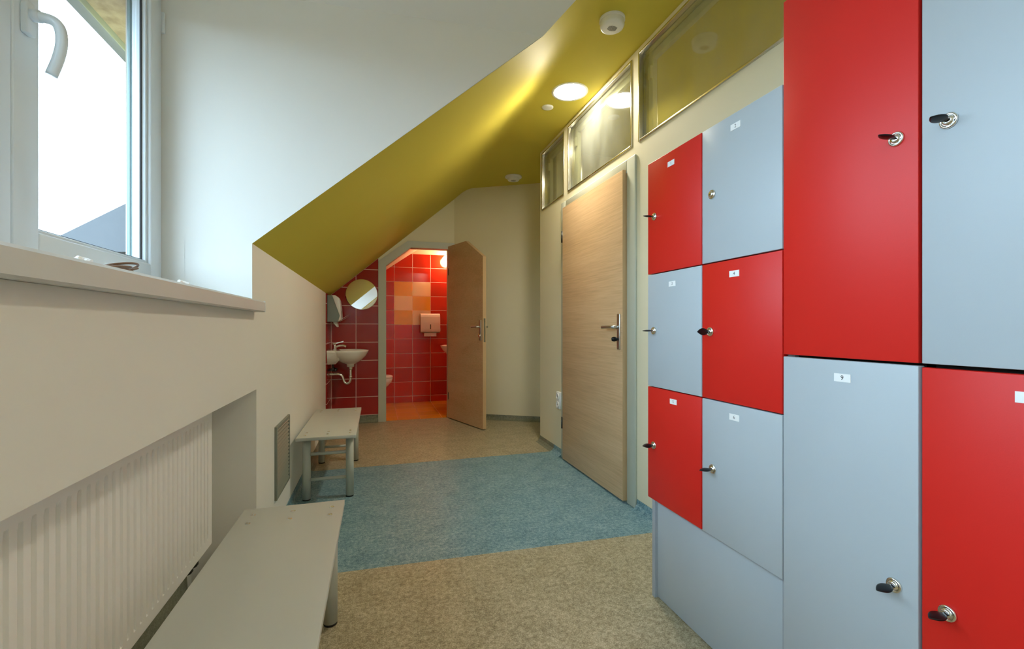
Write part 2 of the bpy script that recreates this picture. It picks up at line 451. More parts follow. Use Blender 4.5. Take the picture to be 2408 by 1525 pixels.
# baseboards: coved vinyl, same sheet as the floor
def cove(p, sgn, h):  # 2-D profile (horizontal, z) from wall p outwards
    return [(p, 0), (p+sgn*0.045, 0.0005), (p+sgn*0.022, 0.008), (p+sgn*0.008, 0.026), (p+sgn*0.004, h), (p, h)]
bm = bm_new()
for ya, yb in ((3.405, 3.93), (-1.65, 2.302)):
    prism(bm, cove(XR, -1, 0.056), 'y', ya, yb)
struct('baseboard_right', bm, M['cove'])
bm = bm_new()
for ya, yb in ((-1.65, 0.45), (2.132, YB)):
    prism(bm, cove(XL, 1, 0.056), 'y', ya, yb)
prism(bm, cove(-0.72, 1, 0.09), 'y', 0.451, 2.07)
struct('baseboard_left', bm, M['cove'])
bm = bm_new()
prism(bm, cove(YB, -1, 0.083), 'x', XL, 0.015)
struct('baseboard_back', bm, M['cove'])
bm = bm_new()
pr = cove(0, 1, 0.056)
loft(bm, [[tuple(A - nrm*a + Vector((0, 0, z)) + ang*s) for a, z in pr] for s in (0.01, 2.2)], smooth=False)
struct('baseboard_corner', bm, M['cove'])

# wall tiling round the wash basin
bm = bm_new()
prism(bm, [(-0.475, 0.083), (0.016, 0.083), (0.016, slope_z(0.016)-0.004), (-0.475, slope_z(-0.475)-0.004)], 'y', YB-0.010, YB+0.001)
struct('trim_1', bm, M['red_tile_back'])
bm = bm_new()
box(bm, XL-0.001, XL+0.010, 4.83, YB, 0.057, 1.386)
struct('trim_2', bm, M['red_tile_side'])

# toilet room behind the end wall
bm = bm_new(); box(bm, -0.5, 1.3, 5.276, 6.6, -0.06, 0.0); struct('floor_toilet', bm, M['orange_tile'])
bm = bm_new(); box(bm, -0.6, 1.3, 6.5, 6.6, 0, 2.5); struct('wall_toilet_back', bm, M['peach'])
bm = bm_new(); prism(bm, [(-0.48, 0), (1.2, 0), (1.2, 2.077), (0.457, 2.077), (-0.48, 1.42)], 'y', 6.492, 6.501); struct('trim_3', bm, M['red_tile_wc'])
bm = bm_new(); box(bm, -0.6, -0.48, 5.351, 6.5, 0, 1.5); struct('wall_toilet_left', bm, M['red_tile_wcs'])
bm = bm_new(); box(bm, 1.2, 1.3, 5.351, 6.5, 0, 2.5); struct('wall_toilet_right', bm, M['red_tile_wcs'])
bm = bm_new()
wz = lambda x: 1.838 + 0.703*(x-0.117)
prism(bm, [(-0.6, wz(-0.6)), (0.84, wz(0.84)), (1.3, wz(0.84)), (1.3, wz(0.84)+0.05), (0.82, wz(0.84)+0.05), (-0.6, wz(-0.6)+0.06)], 'y', 5.351, 6.55)
struct('ceiling_toilet', bm, M['peach'])

# ------------------------------------------------------------------ window in the dormer
W = struct_root('window_1', (XW, 0.38, 1.16), 'white plastic casement window in the dormer recess', 'window')
def frame_ring(bm, x0, x1, y0, y1, z0, z1, w, mi=0, bev=0.004):
    box(bm, x0, x1, y0, y0+w, z0, z1, mi, bev); box(bm, x0, x1, y1-w, y1, z0, z1, mi, bev)
    box(bm, x0, x1, y0+w, y1-w, z0, z0+w, mi, bev); box(bm, x0, x1, y0+w, y1-w, z1-w, z1, mi, bev)
bm = bm_new(); frame_ring(bm, XW-0.075, XW-0.012, DY0+0.002, DY1-0.002, 1.159, 2.375, 0.055)
struct('window_frame', bm, M['pvc'], W)
for k, (a, b) in enumerate(((-1.25, -0.26), (-0.257, 0.522), (0.525, 1.3035), (1.3065, DY1-0.016))):
    bm = bm_new(); wd = 0.085
    z0, z1 = 1.196, 2.355
    frame_ring(bm, XW-0.06, XW, a, b, z0, z1, wd, 0, 0.005)
    # glazing bead
    frame_ring(bm, XW-0.045, XW-0.012, a+wd-0.001, b-wd+0.001, z0+wd-0.001, z1-wd+0.001, 0.012, 0, 0.003)
    s = struct('sash', bm, M['pvc'], W)
    bm = bm_new(); box(bm, XW-0.036, XW-0.030, a+wd+0.008, b-wd-0.008, z0+wd+0.008, z1-wd-0.008); struct('pane', bm, M['glass'], s)
    bm = bm_new()
    frame_ring(bm, XW-0.029, XW-0.024, a+wd+0.0095, b-wd-0.0095, z0+wd+0.0095, z1-wd-0.0095, 0.006, 0, 0)
    struct('gasket', bm, M['rubber'], s)
    if k == 3: right_sash = s
bm = bm_new()
prism(bm, [(1.328, 1.735), (1.356, 1.735), (1.358, 1.755), (1.358, 1.80), (1.352, 1.812), (1.332, 1.812), (1.326, 1.80), (1.326, 1.755)], 'x', XW, XW+0.014, 0, 0.003, True)
cyl(bm, (XW+0.01, 1.342, 1.782), (XW+0.03, 1.342, 1.782), 0.0135)
tube(bm, [(XW+0.02, 1.342, 1.782), (XW+0.05, 1.344, 1.779), (XW+0.064, 1.346, 1.764), (XW+0.068, 1.346, 1.73), (XW+0.062, 1.345, 1.69), (XW+0.05, 1.343, 1.648)], 0.0115, 0, 14)
struct('window_handle', bm, M['pvc'], right_sash)
bm = bm_new(); box(bm, XW-0.02, XW+0.008, DY1-0.015, DY1-0.004, 2.18, 2.26, 0, 0.002)
struct('hinge', bm, M['pvc'], W)
# sill board
bm = bm_new()
prism(bm, [(-0.82, 1.1165), (-0.470, 1.1165), (-0.466, 1.113), (-0.449, 1.113), (-0.445, 1.117), (-0.445, 1.152), (-0.451, 1.158), (-0.82, 1.158)], 'y', DY0+0.002, DY1-0.002)
prism(bm, [(-0.484, 1.1165), (-0.470, 1.1165), (-0.466, 1.113), (-0.449, 1.113), (-0.445, 1.117), (-0.445, 1.152), (-0.451, 1.158), (-0.484, 1.158)], 'y', DY1-0.002, 2.098)
prism(bm, [(-0.484, 1.1165), (-0.470, 1.1165), (-0.466, 1.113), (-0.449, 1.113), (-0.445, 1.117), (-0.445, 1.152), (-0.451, 1.158), (-0.484, 1.158)], 'y', DY0-0.034, DY0+0.002)
struct('window_sill', bm, M['sill'], W)
bm = bm_new(); box(bm, -0.4865, -0.4442, 2.098, 2.103, 1.1125, 1.1585, 0, 0.002)
struct('sill_end_cap', bm, M['pvc'], W)

# outside: reveal, eaves and the neighbouring roof
bm = bm_new(); box(bm, -0.905, -0.869, DY1-0.016, DY1+0.2, 0.9, 2.6); struct('trim_4', bm, M['render_out'])
bm = bm_new(); box(bm, -0.893, -0.876, DY1-0.036, DY1-0.016, 1.1, 2.5, 0, 0.002); box(bm, -0.886, -0.881, DY1-0.042, DY1-0.0355, 1.1, 2.5); struct('shutter_rail', bm, M['rail'], W)
e = thing('roof_overhang', 'brown boarded eaves soffit with grey metal edge above the window outside', 'roof overhang', (-1.0, 1.4, 2.335))
bm = bm_new(); box(bm, -1.104, -0.865, -0.6, 3.6, 2.345, 2.45); part('soffit_board', bm, M['soffit'], e)
bm = bm_new(); box(bm, -1.155, -1.105, -0.6, 3.6, 2.315, 2.46, 0, 0.004); part('edge_flashing', bm, M['gutter'], e)

nb = thing('neighbouring_roof', 'blue grey metal roof of a neighbouring house seen low through the window', 'roof', (-7.2, 14.6, -3.0))
base = [(-8.9, 15.2, 3.05), (-4.2, 13.8, 5.45), (0.5, 12.4, 3.05)]
bm = bm_new()
back = Vector((1.0, 3.6, 0))*1.6
top0 = [Vector(p) for p in base]; 
loft(bm, [[tuple(p) for p in top0] , [tuple(p+back) for p in top0]], smooth=False)
part('gable_roof', bm, M['roof_metal'], nb)
bm = bm_new()
w0 = [Vector((-8.5, 15.1, -3)), Vector((-8.5, 15.1, 3.05)), Vector((0.1, 12.54, 3.05)), Vector((0.1, 12.54, -3))]
loft(bm, [[tuple(p+back*0.03) for p in w0], [tuple(p+back*0.97) for p in w0]], smooth=False)
part('house_wall', bm, M['roof_metal'], nb)

# ------------------------------------------------------------------ transom windows
names = ['window_2', 'window_3', 'window_4']
labs = ['longest interior glass transom above the lockers', 'interior glass transom above the beech door', 'short interior glass transom nearest the far corner']
for (a, b), nm, lb in zip(RW, names, labs):
    r = struct_root(nm, (XR, (a+b)/2, 2.112), lb, 'window')
    z0, z1 = 2.112, 2.628
    bm = bm_new(); frame_ring(bm, XR-0.006, XR+0.118, a+0.001, b-0.001, z0+0.001, z1-0.001, 0.012, 0, 0.002)
    struct('frame', bm, M['alu'], r)
    bm = bm_new(); frame_ring(bm, XR+0.055, XR+0.085, a+0.014, b-0.014, z0+0.014, z1-0.014, 0.042, 0, 0.003)
    s = struct('inner_sash', bm, M['cream_bar'], r)
    bm = bm_new(); box(bm, XR+0.018, XR+0.024, a+0.013, b-0.013, z0+0.013, z1-0.013); struct('pane', bm, M['transom_glass'], r)
    bm = bm_new(); box(bm, XR+0.035, XR+0.056, b-0.062, b-0.035, 2.46, 2.53, 0, 0.003); struct('hinge', bm, M['cream_bar'], s)

# ------------------------------------------------------------------ door 1: beech door in the right wall
D = struct_root('door_1', (XR, 2.86, 0), 'closed flush beech door with grey frame in the right wall', 'door')
bm = bm_new()
x0, x1 = XR-0.014, XR+0.001
box(bm, x0, x1, 2.306, 2.398, 0, 2.052, 0, 0.005); box(bm, x0, x1, 3.318, 3.404, 0, 2.052, 0, 0.005)
box(bm, x0, x1, 2.398, 3.318, 1.972, 2.052, 0, 0.005)
box(bm, x1-0.002, XR+0.12, 2.401, 2.415, 0, 1.984); box(bm, x1-0.002, XR+0.12, 3.31, 3.324, 0, 1.984)
box(bm, x1-0.002, XR+0.12, 2.401, 3.324, 1.97, 1.984)
struct('door_frame', bm, M['frame_grey'], D)
bm = bm_new(); box(bm, XR-0.036, XR+0.006, 2.409, 3.322, 0.012, 1.992, 0, 0.002); 
leaf = struct('door_leaf', bm, M['beech'], D)
bm = bm_new(); box(bm, XR-0.0358, XR+0.0055, 2.4065, 2.4092, 0.0125, 1.9915); struct('edge_band', bm, M['beech_edge'], leaf)
LX = XR-0.036
bm = bm_new(); box(bm, LX-0.009, LX, 2.428, 2.462, 0.915, 1.132, 0, 0.004); h = struct('handle_plate', bm, M['steel'], leaf)
bm = bm_new()
cyl(bm, (LX-0.008, 2.446, 1.052), (LX-0.05, 2.446, 1.052), 0.010)
tube(bm, [(LX-0.046, 2.446, 1.052), (LX-0.05, 2.47, 1.052), (LX-0.05, 2.53, 1.052), (LX-0.048, 2.575, 1.050)], 0.0095, 0, 14)
struct('lever', bm, M['steel'], leaf)
bm = bm_new()
cyl(bm, (LX-0.008, 2.446, 0.978), (LX-0.022, 2.446, 0.978), 0.009, None, 0)
loft(bm, [[(LX-0.02-0.0, 2.446+0.006*math.cos(t), 0.978+0.012*math.sin(t)) for t in [2*PI*i/16 for i in range(16)]],
          [(LX-0.035, 2.446+0.010*math.cos(t), 0.978+0.015*math.sin(t)) for t in [2*PI*i/16 for i in range(16)]],
          [(LX-0.05, 2.446+0.007*math.cos(t), 0.978+0.011*math.sin(t)) for t in [2*PI*i/16 for i in range(16)]]])
struct('thumb_turn', bm, M['black_plastic'], leaf)
for z in (0.25, 1.72):
    bm = bm_new(); cyl(bm, (XR-0.038, 3.327, z), (XR-0.038, 3.327, z+0.09), 0.008, None, 0, 16); struct('hinge', bm, M['dark_metal'], D)

# ------------------------------------------------------------------ door 2: toilet door, clipped corner, standing open
D2 = struct_root('door_2', (0.43, YB, 0), 'open beech toilet door with clipped corner and grey-green frame', 'door')
def strip_poly(bm, outer, inner, y0, y1):
    for i in range(len(outer)-1):
        prism(bm, [outer[i], outer[i+1], inner[i+1], inner[i]], 'y', y0, y1)
outer = [(0.017, 0), (0.017, 1.787), (0.336, 2.026), (0.866, 2.026), (0.866, 0)]
inner = [(0.100, 0), (0.100, 1.738), (0.370, 1.952), (0.792, 1.952), (0.792, 0)]
bm = bm_new(); strip_poly(bm, outer, inner, YB-0.016, YB-0.002)
o2 = [(0.056, 0), (0.056, 1.769), (0.356, 1.993), (0.834, 1.993), (0.834, 0)]
strip_poly(bm, o2, inner, YB-0.003, YB+0.102)
struct('door_frame', bm, M['frame_grey'], D2)
# leaf built closed along +x from its hinge at local origin, then turned open
hinge = Vector((0.790, YB-0.016, 0)); Wl = 0.770
lp = [(0, 0.010), (0, 1.982), (-0.415, 1.982), (-Wl, 1.772), (-Wl, 0.010)]
rot = Matrix.Translation(hinge) @ Matrix.Rotation(math.radians(90+18.5), 4, 'Z')   # closed leaf points to -x; opened towards the camera
def lt(bm): bm.transform(rot); return bm
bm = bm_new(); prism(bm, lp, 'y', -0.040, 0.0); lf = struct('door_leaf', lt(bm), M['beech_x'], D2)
bm = bm_new()
box(bm, -Wl-0.0012, -Wl, -0.0395, -0.0005, 0.0105, 1.7715)
prism(bm, [(-0.4145, 1.9825), (-0.415, 1.9835), (-Wl-0.001, 1.7735), (-Wl, 1.772)], 'y', -0.0395, -0.0005)
box(bm, -0.415, -0.001, -0.0395, -0.0005, 1.982, 1.983)
struct('edge_band', lt(bm), M['beech_edge'], lf)
for s, y in ((1, 0.0), (-1, -0.040)):
    bm = bm_new(); box(bm, -Wl+0.028, -Wl+0.060, min(y, y+s*0.008), max(y, y+s*0.008), 0.915, 1.125, 0, 0.003)
    struct('handle_plate', lt(bm), M['steel'], lf)
    bm = bm_new(); yy = y+s*0.045
    cyl(bm, (-Wl+0.044, y+s*0.006, 1.055), (-Wl+0.044, yy, 1.055), 0.0095)
    tube(bm, [(-Wl+0.044, yy-s*0.004, 1.055), (-Wl+0.07, yy, 1.055), (-Wl+0.12, yy, 1.055), (-Wl+0.155, yy-s*0.002, 1.053)], 0.009, 0, 12)
    struct('lever', lt(bm), M['steel'], lf)
    bm = bm_new(); cyl(bm, (-Wl+0.044, y+s*0.006, 0.965), (-Wl+0.044, y+s*0.018, 0.965), 0.017); struct('lock_rosette', lt(bm), M['chrome'], lf)
bm = bm_new(); box(bm, -Wl-0.003, -Wl-0.001, -0.030, -0.010, 0.90, 1.14); struct('lock_strike', lt(bm), M['steel'], lf)
for z in (0.22, 1.65):
    bm = bm_new(); cyl(bm, (0.797, YB-0.026, z), (0.797, YB-0.026, z+0.08), 0.008, None, 0, 16); struct('hinge', bm, M['dark_metal'], D2)

# ------------------------------------------------------------------ lockers
def digit_mesh(txt, size):
    cu = bpy.data.curves.new('numeral', 'FONT'); cu.body = txt; cu.size = size; cu.align_x = 'CENTER'; cu.align_y = 'CENTER'
    o = bpy.data.objects.new('numeral', cu); C.objects.link(o)
    dg = bpy.context.evaluated_depsgraph_get(); me = bpy.data.meshes.new_from_object(o.evaluated_get(dg))
    bpy.data.objects.remove(o); bpy.data.curves.remove(cu)
    return me
LFX = 1.015; DT = 0.019
def number_label(y, z, txt, parent, w=0.038, hgt=0.0185):
    bm = bm_new(); box(bm, LFX-0.0012, LFX, y-w/2, y+w/2, z-hgt/2, z+hgt/2, 0)
    if txt:
        me = digit_mesh(txt, 0.0145); b = bmesh.new(); b.from_mesh(me); bpy.data.meshes.remove(me)
        # text plane x->-y (reads left to right when seen from -x), y->z
        mt = Matrix(((0, 0, -1, LFX-0.0014), (-1, 0, 0, y), (0, 1, 0, z), (0, 0, 0, 1)))
        merge(bm, b, 1, mt)
    part('number_label', bm, [M['paper'], M['ink']], parent, ('white label with number %s' % txt) if txt else 'blank-looking white label')
def lock(y, z, parent):
    bm = bm_new()
    lathe(bm, [(0, 0.0), (0.0145, 0.0), (0.0148, 0.002), (0.0135, 0.0045), (0.0105, 0.0048), (0.0100, 0.0035), (0.0088, 0.0035), (0.0082, 0.0075), (0.0065, 0.0085), (0, 0.0085)], (LFX, y, z), (-1, 0, 0), 0, 32)
    box(bm, LFX-0.0088, LFX-0.0080, y-0.0045, y+0.0045, z-0.0010, z+0.0010, 1)
    return part('lock', bm, [M['chrome'], M['ink']], parent)
def key(y, z, ang, tilt, parent):
    bm = bm_new()
    # flat bow: lens-shaped in plan and in thickness, pointing out of the door
    rings = []
    for i in range(15):
        t = i/14; x = 0.010 + t*0.040
        w = 0.0115*math.sin(PI*(0.12+0.85*t))**0.9; h = 0.0036*math.sin(PI*(0.16+0.80*t))**0.7
        rings.append([(-x, w*math.cos(2*PI*k/24), h*math.sin(2*PI*k/24)) for k in range(24)])
    loft(bm, rings)
    box(bm, -0.013, -0.006, -0.0038, 0.0038, -0.001, 0.001, 1)
    bm.transform(Matrix.Translation((LFX, y, z)) @ Matrix.Rotation(tilt, 4, 'Y') @ Matrix.Rotation(ang, 4, 'X'))
    part('key', bm, [M['black_plastic'], M['steel']], parent, 'key with black plastic bow')
def locker_door(parent, y0, y1, z0, z1, m, label, num, ny, nz, ly, lz, keyang=0.0, haskey=True, tilt=0.0):
    g = 0.0018
    bm = bm_new(); box(bm, LFX, LFX+DT, y0+g, y1-g, z0+g, z1-g, 0, 0.0014, 2)
    d = part('locker_door', bm, m, parent, label)
    number_label(ny, nz, num, d)
    lock(ly, lz, d)
    if haskey: key(ly, lz, keyang, tilt, d)
    return d
ys = [1.545, 1.237, 0.930, 0.6185, 0.309]
zs = [0.389, 0.8215, 1.2535, 1.686]
CX = LFX+DT+0.001
def carcass(parent, y0, y1, z0, z1, plinth_z, back, shelves, posts):
    bm = bm_new()
    box(bm, CX, back, y0, y0+0.018, 0.0, z1, 0, 0.001); box(bm, CX, back, y1-0.018, y1, 0.0, z1, 0, 0.001)
    box(bm, CX, back, y0+0.018, y1-0.018, z1-0.018, z1)
    for y in posts: box(bm, CX+0.012, back, y-0.008, y+0.008, plinth_z, z1-0.018, 1)
    for z in shelves: box(bm, CX+0.012, back, y0+0.018, y1-0.018, z-0.008, z+0.008, 1)
    box(bm, back-0.006, back, y0+0.018, y1-0.018, plinth_z, z1-0.018)
    part('carcass', bm, [M['grey_edge'], M['gap_shade']], parent)
    bm = bm_new(); box(bm, CX+0.012, CX+0.03, y0+0.0185, y1-0.0185, 0.004, plinth_z+0.03, 0, 0.001)
    part('plinth_panel', bm, M['grey'], parent)
L1 = thing('locker_cabinet', 'six-door checkered red and grey locker cabinet next to the beech door', 'locker', (1.23, 1.2375, 0), 'checkered lockers along the right wall')
carcass(L1, 0.9315, 1.545, 0.38, 1.686, 0.385, 1.435, zs[:3], [1.237])
zc = [1.471, 1.037, 0.601]
spec = [(0, 2, 'red', '1', 1.398, 1.640, 1.499, 1.471, 0.10, True), (1, 2, 'grey', '2', 1.092, 1.644, 1.189, 1.469, 0, False),
        (0, 1, 'grey', '3', 1.391, 1.206, 1.503, 1.037, -0.05, True), (1, 1, 'red', '4', 1.097, 1.209, 1.197, 1.036, PI/2-0.1, True),
        (0, 0, 'red', '5', 1.385, 0.784, 1.503, 0.600, 0.5, True), (1, 0, 'grey', '6', 1.097, 0.783, 1.186, 0.604, 0.15, True)]
pos = {(0, 2): 'top left', (1, 2): 'top right', (0, 1): 'middle left', (1, 1): 'middle right', (0, 0): 'bottom left', (1, 0): 'bottom right'}
for c, r, col, num, ny, nz, ly, lz, ka, hk in spec:
    locker_door(L1, ys[c+1], ys[c], zs[r], zs[r+1], M[col], '%s %s locker door' % (pos[(c, r)], col), num, ny, nz, ly, lz, ka, hk)
L2 = thing('locker_cabinet', 'tall four-door red and grey locker cabinet nearest the camera', 'locker', (1.23, 0.6195, 0), 'checkered lockers along the right wall')
carcass(L2, 0.309, 0.9295, 0.06, 1.90, 0.06, 1.435, [0.9765], [0.6185])
t1 = [(2, 0.978, 1.897, 'red', 'upper left', '7', 0.775, 1.855, 0.660, 1.433, 0.12, 0.05), (3, 0.978, 1.897, 'grey', 'upper right', '8', 0.46, 1.855, 0.5715, 1.432, -0.25, 0.0),
      (2, 0.065, 0.976, 'grey', 'lower left', '9', 0.772, 0.935, 0.664, 0.523, 0.25, -0.05), (3, 0.065, 0.974, 'red', 'lower right', '', 0.462, 0.935, 0.5735, 0.520, 0.15, 0.0)]
for c, a, b, col, ps, num, ny, nz, ly, lz, ka, ti in t1:
    y1 = ys[c] - (0.0012 if c == 3 else 0); y0 = ys[c+1] + (0.0012 if c == 2 else 0)
    locker_door(L2, y0, y1, a, b, M[col], '%s %s locker door' % (ps, col), num, ny, nz, ly, lz, ka, True, ti)

# ------------------------------------------------------------------ benches
def make_bench():
    b = thing('bench', 'grey bench closest to the camera, standing before the radiator recess', 'bench', (-0.284, 1.33, 0), 'grey changing room benches')
    x0, x1, y0, y1 = -0.452, -0.116, 0.84, 1.82
    bm = bm_new(); box(bm, x0, x1, y0, y1, 0.380, 0.400, 0, 0.002); top = part('seat', bm, M['bench_top'], b)
    bm = bm_new()
    lx = (-0.405, -0.157); ly = (y0+0.097, y1-0.097)
    for y in ly:
        for x in lx:
            bm = bm_new(); cyl(bm, (x, y, 0.008), (x, y, 0.3795), 0.0235, None, 0, 28)
            l = part('leg', bm, M['bench_steel'], b)
            bm = bm_new(); cyl(bm, (x, y, 0), (x, y, 0.010), 0.0225, None, 0, 28); part('foot_cap', bm, M['rubber'], l)
        for z in (0.277, 0.121):
            bm = bm_new(); cyl(bm, (lx[0]+0.02, y, z), (lx[1]-0.02, y, z), 0.010, None, 0, 18); part('crossbar', bm, M['bench_steel'], b)
        bm = bm_new(); box(bm, lx[0]-0.02, lx[1]+0.02, y-0.02, y+0.02, 0.3735, 0.3798); part('mounting_plate', bm, M['bench_steel'], b)
        for x in (x0+0.042, (x0+x1)/2, x1-0.040):
            for dy in (-0.035, 0.035):
                bm = bm_new(); lathe(bm, [(0, 0), (0.0085, 0), (0.0085, 0.0012), (0.006, 0.0024), (0.0025, 0.0024), (0.002, 0.0012), (0, 0.0012)], (x, y+dy, 0.3998), (0, 0, 1), 0, 18)
                part('screw', bm, M['chrome'], top)
    return b
b1 = make_bench()
b2 = copy_tree(b1); b2.location = (-0.288, 3.39, 0)
b2['label'] = 'grey bench farther down the left wall, beyond the vent grille, legs fully visible'

# ------------------------------------------------------------------ radiator
R = thing('radiator', 'white ribbed panel radiator in the recess under the window', 'radiator', (-0.65, 1.3, 0))
RX, ry0, ry1, rz0, rz1 = -0.608, 0.62, 2.0, 0.222, 0.745
bm = bm_new(); pitch = 0.0333; sub = 20
nY = int((ry1-ry0)/pitch*sub); Ys = [ry0 + (ry1-ry0)*i/nY for i in range(nY+1)]
Zs = [(rz0, 0), (rz0+0.030, 0), (rz0+0.044, 1), (rz1-0.055, 1), (rz1-0.042, 0), (rz1, 0)]
def fl(y):
    p = ((y-ry0) % pitch)/pitch
    if y < ry0+0.02 or y > ry1-0.02: return 0
    if p < 0.20: return 1.0
    if p < 0.29: return 1-(p-0.20)/0.09
    if p < 0.91: return 0.0
    return (p-0.91)/0.09
b = bmesh.new()
V = [[b.verts.new((RX-0.022*k*fl(y), y, z)) for z, k in Zs] for y in Ys]
for i in range(nY):
    for j in range(len(Zs)-1): b.faces.new([V[i][j], V[i+1][j], V[i+1][j+1], V[i][j+1]])
bmesh.ops.recalc_face_normals(b, faces=b.faces)
merge(bm, b, 0)
box(bm, RX-0.030, RX-0.0222, ry0, ry1, rz0+0.006, rz1-0.006)
for z in (rz0, rz1): box(bm, RX-0.016, RX-0.0002, ry0, ry1, z-0.003, z+0.003, 0, 0.001)
for y in (ry0, ry1): box(bm, RX-0.016, RX, y-0.0015, y+0.0015, rz0, rz1)
part('front_panel', bm, M['radiator'], R)
bm = bm_new(); box(bm, RX-0.075, RX-0.062, ry0, ry1, rz0, rz1, 0, 0.002); part('back_panel', bm, M['radiator'], R)
bm = bm_new()
for i in range(60): 
    y = ry0+0.012 + i*(ry1-ry0-0.024)/59; box(bm, RX-0.062, RX-0.016, y-0.002, y+0.002, rz1-0.006, rz1+0.004)
part('top_grille', bm, M['radiator'], R)
for y in (ry0+0.003, ry1-0.009):
    bm = bm_new(); box(bm, RX-0.064, RX-0.016, y, y+0.004, rz0+0.03, rz1+0.003); part('side_cover', bm, M['radiator'], R)
for y in (1.885, 1.935):
    bm = bm_new(); cyl(bm, (RX-0.03, y, rz0+0.004), (RX-0.03, y, 0.175), 0.007, None, 0, 16); cyl(bm, (RX-0.03, y, 0.188), (RX-0.03, y, 0.206), 0.009, None, 0, 6)
    tube(bm, [(RX-0.03, y, 0.18), (RX-0.035, y, 0.17), (RX-0.06, y, 0.166), (-0.7215, y, 0.166)], 0.006, 0, 10)
    part('supply_valve', bm, M['dark_metal'], R)
for y in (0.8, 1.82):
    bm = bm_new(); box(bm, -0.7205, RX-0.074, y, y+0.03, 0.3, 0.7); part('wall_bracket', bm, M['radiator'], R)

# ------------------------------------------------------------------ vent grille
bm = bm_new(); y0, y1, z0, z1 = 2.483, 2.835, 0.190, 0.555
xx = XL+0.012
frame_ring(bm, XL-0.001, xx, y0, y1, z0, z1, 0.016, 0, 0.002)
box(bm, XL-0.001, XL+0.0008, y0+0.01, y1-0.01, z0+0.01, z1-0.01, 1)
n = 17
for i in range(n):
    z = z0+0.022 + i*(z1-z0-0.044)/(n-1)
    prism(bm, [(XL+0.003, z+0.0035), (XL+0.003, z+0.005), (xx-0.001, z-0.003), (xx-0.001, z-0.0045)], 'y', y0+0.014, y1-0.014)
solid_thing('vent_grille', bm, [M['vent'], M['rubber']], (XL, 2.66, 0.19), 'grey-green louvred vent grille low on the left wall between the benches', 'vent')

# ------------------------------------------------------------------ wash basins
def ell(cx, cy, ax, ay, z, n=40, flat=None):
    pts = []
    for i in range(n):
        t = 2*PI*i/n; x = cx+ax*math.cos(t); y = cy+ay*math.sin(t)
        if flat is not None: x = max(x, flat)
        pts.append((x, y, z))
    return pts
def make_basin():
    b = thing('wash_basin', 'small white wash basin on the red tiles under the round mirror', 'wash basin', (XL+0.01, 4.995, 0.6), 'white wash basins')
    cy = 4.995; fx = XL+0.0105
    bm = bm_new()
    cx = -0.285
    out = [(0.036, 0.036, 0.640, -0.262), (0.038, 0.038, 0.668, -0.262), (0.07, 0.075, 0.680, -0.266), (0.125, 0.14, 0.712, -0.272), (0.168, 0.185, 0.750, -0.280), (0.196, 0.212, 0.790, -0.284), (0.204, 0.220, 0.808, -0.284), (0.202, 0.218, 0.815, -0.284),
           (0.190, 0.206, 0.816, -0.284), (0.178, 0.196, 0.808, -0.280), (0.150, 0.165, 0.760, -0.275), (0.10, 0.11, 0.720, -0.268), (0.03, 0.03, 0.705, -0.262)]
    rings = []
    for ax, ay, z, c in out:
        rings.append([(c+ax*math.cos(2*PI*i/40), cy+ay*math.sin(2*PI*i/40), z) for i in range(40)])
    loft(bm, rings)
    # tap deck and wall block
    loft(bm, [[(fx, cy-0.10, 0.675), (-0.40, cy-0.08, 0.675), (-0.40, cy+0.08, 0.675), (fx, cy+0.10, 0.675)],
              [(fx, cy-0.16, 0.74), (-0.36, cy-0.13, 0.72), (-0.36, cy+0.13, 0.72), (fx, cy+0.16, 0.74)],
              [(fx, cy-0.19, 0.80), (-0.36, cy-0.18, 0.795), (-0.36, cy+0.18, 0.795), (fx, cy+0.19, 0.80)],
              [(fx, cy-0.185, 0.818), (-0.385, cy-0.17, 0.818), (-0.385, cy+0.17, 0.818), (fx, cy+0.185, 0.818)]], smooth=False)
    part('bowl', bm, M['ceramic'], b)
    bm = bm_new()
    cyl(bm, (-0.415, cy, 0.817), (-0.415, cy, 0.875), 0.019, 0.017, 0, 20, 0.003)
    tube(bm, [(-0.415, cy, 0.842), (-0.38, cy, 0.858), (-0.33, cy, 0.862), (-0.305, cy, 0.850)], 0.0105, 0, 12)
    loft(bm, [[(x, cy+s*w, z+h) for s, h in ((-1, 0), (1, 0), (1, 0.009), (-1, 0.009))] for x, w, z in ((-0.435, 0.014, 0.876), (-0.40, 0.015, 0.880), (-0.33, 0.008, 0.900))], smooth=False)
    part('faucet', bm, M['chrome'], b)
    bm = bm_new()
    tube(bm, [(-0.262, cy, 0.645), (-0.262, cy, 0.58), (-0.262, cy, 0.53), (-0.268, cy, 0.490), (-0.29, cy, 0.468), (-0.318, cy, 0.478), (-0.332, cy, 0.51), (-0.345, cy, 0.545), (-0.375, cy, 0.566), (-0.42, cy, 0.568), (fx, cy, 0.568)], 0.0145, 0, 16)
    cyl(bm, (-0.262, cy, 0.61), (-0.262, cy, 0.645), 0.021); cyl(bm, (-0.262, cy, 0.53), (-0.262, cy, 0.548), 0.0195); cyl(bm, (fx, cy, 0.568), (fx+0.006, cy, 0.568), 0.028)
    part('drain_trap', bm, M['chrome'], b)
    for dy in (-0.045, 0.05):
        bm = bm_new()
        cyl(bm, (fx, cy+dy, 0.612), (-0.42, cy+dy, 0.612), 0.009); cyl(bm, (-0.43, cy+dy, 0.600), (-0.43, cy+dy, 0.635), 0.011)
        cyl(bm, (-0.418, cy+dy, 0.612), (-0.395, cy+dy, 0.612), 0.015, 0.013, 0, 10)
        tube(bm, [(-0.43, cy+dy, 0.63), (-0.432, cy+dy*0.8, 0.66), (-0.425, cy+dy*0.4, 0.70)], 0.005, 0, 8)
        part('angle_valve', bm, M['dark_metal'], b)
    return b
s1 = make_basin()
